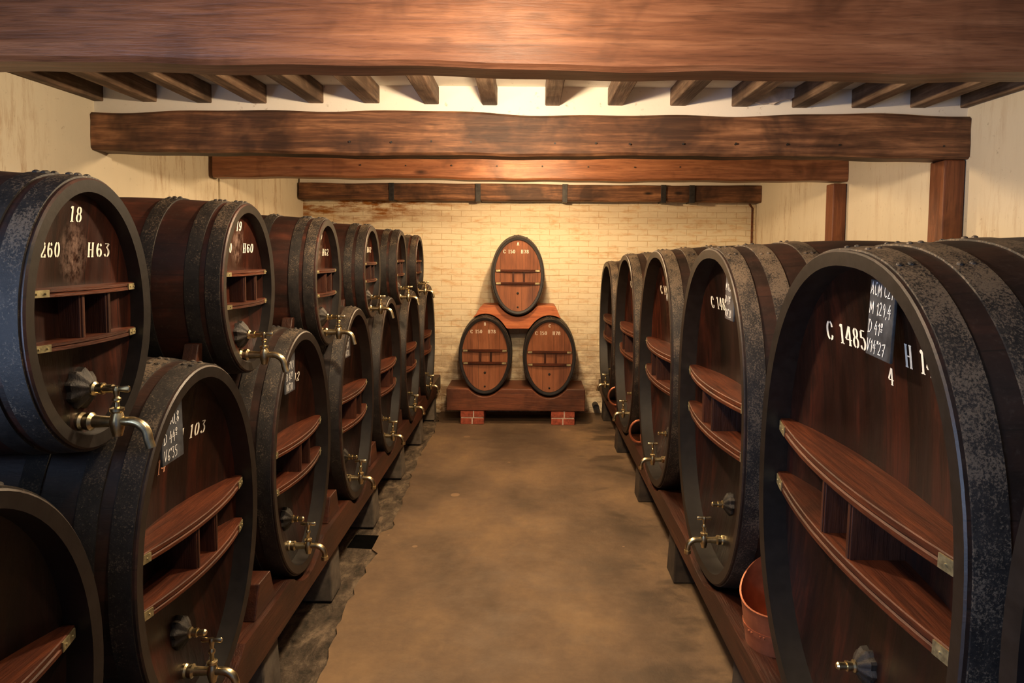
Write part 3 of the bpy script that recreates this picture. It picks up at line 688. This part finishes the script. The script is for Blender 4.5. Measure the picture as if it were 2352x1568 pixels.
# ---- the three casks against the back wall
GE = 'three oval casks stacked at the back wall'
def endc(x, zc, lab, n, rev, txt):
    return cask('E', x, 6.95, zc, .262, .393, .46, lab, GE, bulge=.065, th=.026, headm='head_pale', bars=(.13, -.20), left=txt, right='H78', num=n, tzh=.037, tz=.58, nz=.78, nsz=.036,
                tap=None, bung=None, gap=.028, hoops=[(.008, .045, 1), (.075, .11, 1), (.35, .385, 1), (.415, .452, 1)], rc=.02, r0=.022, bunghole=True, rev=rev)
EA = endc(-.118, 1.535, 'oval cask marked A on top of the back wall stack', 'A', 2.5, 'C 150')
EB = endc(-.453, .712, 'oval cask marked B, lower left of the back wall stack', 'B', 0.5, 'C 150')
EC = endc(.212, .700, 'oval cask marked C, lower right of the back wall stack', 'C', -0.5, 'C 150')
mb = MB(); mb.box(-.011, .011, .18, .21, .80, .835); mb.build('bung_peg', M['saddle'], EA[0], smooth=False)

# saddle board between the casks
def ell_z(cx, zc, a, b, x, sgn):
    e = 2.3 if b > .6 else 2.0; q = 1-(abs(x-cx)/a)**e
    return zc+sgn*b*q**(1/e) if q > 0 else None
k = 1.075; yf = 7.0
tp = []; bt = []; xa, xb = -.575, .325
for i in range(61):
    x = xa+(xb-xa)*i/60
    e = min((x-xa)/.10, (xb-x)/.07, 1.0); top_ = 1.075+.150*math.sin(PI/2*max(e, 0))
    q = ell_z(-.118, 1.535, .262*k+.004, .393*k+.004, x, -1)
    if q is not None: top_ = min(top_, q)
    bot_ = .985
    for ex, ez in ((-.453, .712), (.212, .700)):
        q = ell_z(ex, ez, .262*k+.003, .393*k+.003, x, 1)
        if q is not None: bot_ = max(bot_, q)
    top_ = max(top_, bot_+.012)
    tp.append((x, top_)); bt.append((x, bot_))
mb = MB(); rs = []
for (x, z1), (_, z0) in zip(tp, bt): rs.append([(x, yf+.02, z0), (x, yf+.02, z1), (x, yf+.38, z1), (x, yf+.38, z0)])
mb.rings(rs, True, True, True)
tag(mb.build('saddle_block', M['saddle'], bevel=0.004, angle=30), 'orange wooden saddle block under the cask marked A', 'wooden block')
# log cradle
def profile_block(name, mat, xs, topf, z0, y0, y1, axis='X', **kw):
    mb = MB(); rs = []
    for x in xs:
        t = topf(x)
        if axis == 'X': rs.append([(x, y0, z0), (x, y0, t), (x, y1, t), (x, y1, z0)])
        else: rs.append([(y0, x, z0), (y0, x, t), (y1, x, t), (y1, x, z0)])
    mb.rings(rs, True, True, True); return mb.build(name, mat, **kw)
def cradle_top(cas, zmax, k, clr=.003):
    def f(x):
        t = zmax
        for (cx_, zc_, a_, b_) in cas:
            q = ell_z(cx_, zc_, a_*k+clr, b_*k+clr, x, -1)
            if q is not None: t = min(t, q)
        return t
    return f
xs = [-.845+1.425*i/120 for i in range(121)]
o = profile_block('log_cradle', M['log'], xs, cradle_top([(-.453, .712, .262, .393), (.212, .700, .262, .393)], .375, 1.065), .145, 6.93, 7.42, smooth=True, angle=30, bevel=.008)
tag(o, 'thick dark red log cradle under the casks marked B and C', 'wooden beam')
# brick piers
for (xa_, xb_, lab) in ((-.70, -.46, 'brick pier under the left end of the log cradle'), (.235, .475, 'brick pier under the right end of the log cradle')):
    t = empty('brick_pier', ((xa_+xb_)/2, 7.1, 0), 0, lab, 'bricks', 'brick piers at the back')
    hw = (xb_-xa_)/2; mb = MB(); mb.box(-hw+.004, hw-.004, -.155, .195, 0.001, .143); mb.build('mortar', M['mortar'], t, smooth=False)
    mb = MB()
    for ci, (z0, z1) in enumerate(((.002, .064), (.076, .142))):
        cuts = [(-hw, -.006), (.006, hw)] if ci == 0 else [(-hw, -hw*.05-.006+.02), (-hw*.05+.006+.02, hw)]
        for y0_, y1_ in ((-.16, .01), (.02, .20)):
            for c0, c1 in cuts: mb.box(c0, c1, y0_, y1_, z0, z1)
    mb.build('brickwork', M['brick'], t, smooth=False, bevel=.003)
# black pipe end by the foot of the back wall
mb = MB(); lathe_y(mb, [(0.1, .034), (-.03, .034), (-.03, .026), (0.0, .024)], .735, .10, 7.36, 18)
tag(mb.build('pipe_end', M['iron'], None), 'short black pipe end low on the back wall, right of the brick pier', 'pipe')
mb = MB(); mb.tube([(-.865, 7.05, .345), (-.865, 7.05, .375), (-.865, 7.05, .405)], [.028, .034, .018], 14)

# ---- rails carrying the rows
def rail(x0, x1, cas, zmax, zbot, y0, y1, k, label, group):
    n = 220; ys = [y0+(y1-y0)*i/n for i in range(n+1)]
    o = profile_block('cask_rail', M['rail'], ys, cradle_top(cas, zmax, k), zbot, x0, x1, 'Y', smooth=True, angle=25)
    return tag(o, label, 'wooden rail', group)
casR = [(v, Rr_z, a_, b_) for (v, Rr_z, a_, b_) in ((.56, 1.07, .545, .72), (1.79, 1.07, .562, .72), (2.99, 1.078, .55, .72), (4.21, 1.07, .555, .72), (5.45, 1.055, .555, .705), (6.66, 1.02, .55, .665))]
rail(.768, .93, casR, .392, .275, -.1, 7.42, 1.03, 'long dark wooden rail under the fronts of the right casks', 'rails under the casks')
rail(1.84, 1.98, casR, .392, .275, -.1, 7.42, 1.045, 'long wooden rail under the rear of the right casks', 'rails under the casks')
casL = []
for kk, (yy, zt) in {13: (1.16, 1.345), 14: (2.055, 1.425), 15: (2.96, 1.425), 16: (3.86, 1.45), 17: (4.76, 1.45), 18: (5.65, 1.445), 19: (6.56, 1.45)}.items():
    casL.append((yy, (zt+.368)/2, .38, (zt-.368)/2))
rail(-1.13, -.968, casL, .425, .275, .3, 7.42, 1.048, 'long reddish wooden rail under the fronts of the lower left casks', 'rails under the casks')
rail(-1.90, -1.76, casL, .425, .275, .3, 7.42, 1.062, 'long wooden rail under the rear of the lower left casks', 'rails under the casks')
# feet under the rails
def foot(x0, x1, y0, y1, mat, label, group):
    mb = MB(); e = .012
    mb.rings([[(x0-e, y0-e, 0), (x1+e, y0-e, 0), (x1+e, y1+e, 0), (x0-e, y1+e, 0)], [(x0, y0, .272), (x1, y0, .272), (x1, y1, .272), (x0, y1, .272)]], True, True, True)
    return tag(mb.build('rail_foot', mat, smooth=False, bevel=.008), label, 'support block', group)
on = ['nearest', 'second', 'third', 'fourth', 'fifth', 'sixth', 'seventh']
for i, y in enumerate((1.25, 2.45, 3.66, 4.86, 6.06, 7.2)):
    foot(.80, .95, y-.07, y+.09, M['block'], on[i]+' dark block from the viewer under the front right rail', 'blocks under the right rail')
for i, y in enumerate((1.55, 2.55, 3.42, 4.35, 5.3, 6.25, 7.15)):
    foot(-1.13, -1.0, y-.05, y+.10, M['stoneblock'], on[i]+' grey block from the viewer under the front left rail', 'blocks under the left rail')
for i, y in enumerate((.8, 3.0, 5.2, 7.2)):
    foot(1.85, 1.97, y-.08, y+.08, M['block'], on[i]+' block from the viewer under the rear right rail', 'blocks under the rear rails')
    foot(-1.89, -1.77, y-.08, y+.08, M['block'], on[i]+' block from the viewer under the rear left rail', 'blocks under the rear rails')
# wedges between lower left casks on the rail
def wedge(x, y, z0, h, w, d, label, group, lean=0.0, mat='rail', name='wooden_wedge'):
    mb = MB(); mb.rings([[(-d/2, -w/2, 0), (d/2, -w/2, 0), (d/2, w/2, 0), (-d/2, w/2, 0)], [(-d/2, -w/2*.55+lean, h), (d/2, -w/2*.55+lean, h), (d/2, w/2*.55+lean, h), (-d/2, w/2*.55+lean, h)]], True, True, True)
    o = mb.build(name, M[mat], smooth=False, bevel=.004); o.location = (x, y, z0); return tag(o, label, 'wedge', group)
ly = [1.16, 2.055, 2.96, 3.86, 4.76, 5.65, 6.56]
for i in range(6):
    wedge(-1.05, (ly[i]+ly[i+1])/2, .4255, .12, .20, .12, on[i]+' wedge from the viewer, on the left rail between lower casks', 'wedges on the left rail')
ry = [.56, 1.79, 2.97, 4.21, 5.45, 6.66]
for i in range(2, 3):
    wedge(.92, (ry[i]+ry[i+1])/2+.03, .3925, .12, .14, .10, on[i-2]+' block standing on the right rail between big casks', 'wedges on the right rail', 0, 'block')
# props under the upper casks
uy = [1.685, 2.60, 3.58, 4.60, 5.62, 6.56]
for i in range(6):
    yl, zt = ly[i], (1.40, 1.425, 1.425, 1.45, 1.45, 1.445)[i]
    if i == 0: continue
    zc_ = (zt+.368)/2; b_ = (zt-.368)/2*1.05; z = zc_+b_*math.sqrt(1-(.205/(.38*1.05))**2)
    wedge(-1.13, yl+.211, z+.016, .075, .05, .05, on[i-1]+' small chock from the viewer, propping an upper left cask', 'chocks under the upper left casks', .018, 'upright', 'wooden_chock')
# ---- copper vessels
t = empty('copper_pail', (.885, 2.362, .392), 0, 'copper pouring pail standing on the right rail between the first two full casks', 'pail')
mb = MB(); N = 48; rs = []
def pr(th, u):   # u 0..1 up the wall
    h = .150+.135*(0.5-0.5*math.cos(th-R(235)))**1.5
    r = .098+.022*u; return (r*math.cos(th), r*math.sin(th), h*u)
for u in (0, .1, .3, .5, .7, .85, .97, 1.0): rs.append([pr(2*PI*i/N, u) for i in range(N)])
rs[-1] = [(x*1.025, y*1.025, z) for x, y, z in rs[-1]]
inn = []
for u in (1.0, .97, .6, .03): inn.append([(x*.975, y*.975, z+.002*(u == 1.0)) for x, y, z in [pr(2*PI*i/N, u) for i in range(N)]])
mb.rings(rs+inn, True, True, True); mb.build('pail_body', M['copper'], t)
mb = MB(); rr = []
for z, off in ((.055, 0), (.055, .003), (.075, .003), (.075, 0)):
    r = .098+.022*(z/.17)+off; rr.append([(r*math.cos(2*PI*i/N), r*math.sin(2*PI*i/N), z) for i in range(N)])
mb.rings(rr)
for an in (200, 207, 225, 232, 255, 262):
    r = .110; p = Vector((r*math.cos(R(an)), r*math.sin(R(an)), .065)); nv = Vector((math.cos(R(an)), math.sin(R(an)), 0)); mb.tube([p-nv*.002, p+nv*.004], [.005, .003], 8)
mb.build('rim_band', M['copper'], t)
def jug(x, y, z, s, lab):
    t = empty('copper_jug', (x, y, z), 0, lab, 'jug', 'copper jugs on the right rail')
    prof = [(0, .055), (.02, .068), (.07, .072), (.12, .055), (.15, .038), (.19, .042), (.195, .046), (.19, .038), (.15, .034), (.13, .045)]
    mb = MB(); mb.rings([[(r*s*math.cos(2*PI*k/28), r*s*math.sin(2*PI*k/28), zz*s) for k in range(28)] for zz, r in prof], True, True, True); mb.build('jug_body', M['copper'], t)
    mb = MB(); p = []
    for k in range(13):
        a_ = R(80+200*k/12); p.append((-.075*s+.075*s*math.cos(a_), -0.0, .105*s+.085*s*math.sin(a_)))
    mb.tube(p, .009*s, 10); mb.build('jug_handle', M['copper'], t)
jug(.875, 4.86, .392, .95, 'copper jug between the third and fourth right casks, its curved handle showing')
jug(.86, 6.07, .392, .95, 'farther copper jug, reddish handle showing before the farthest right cask')
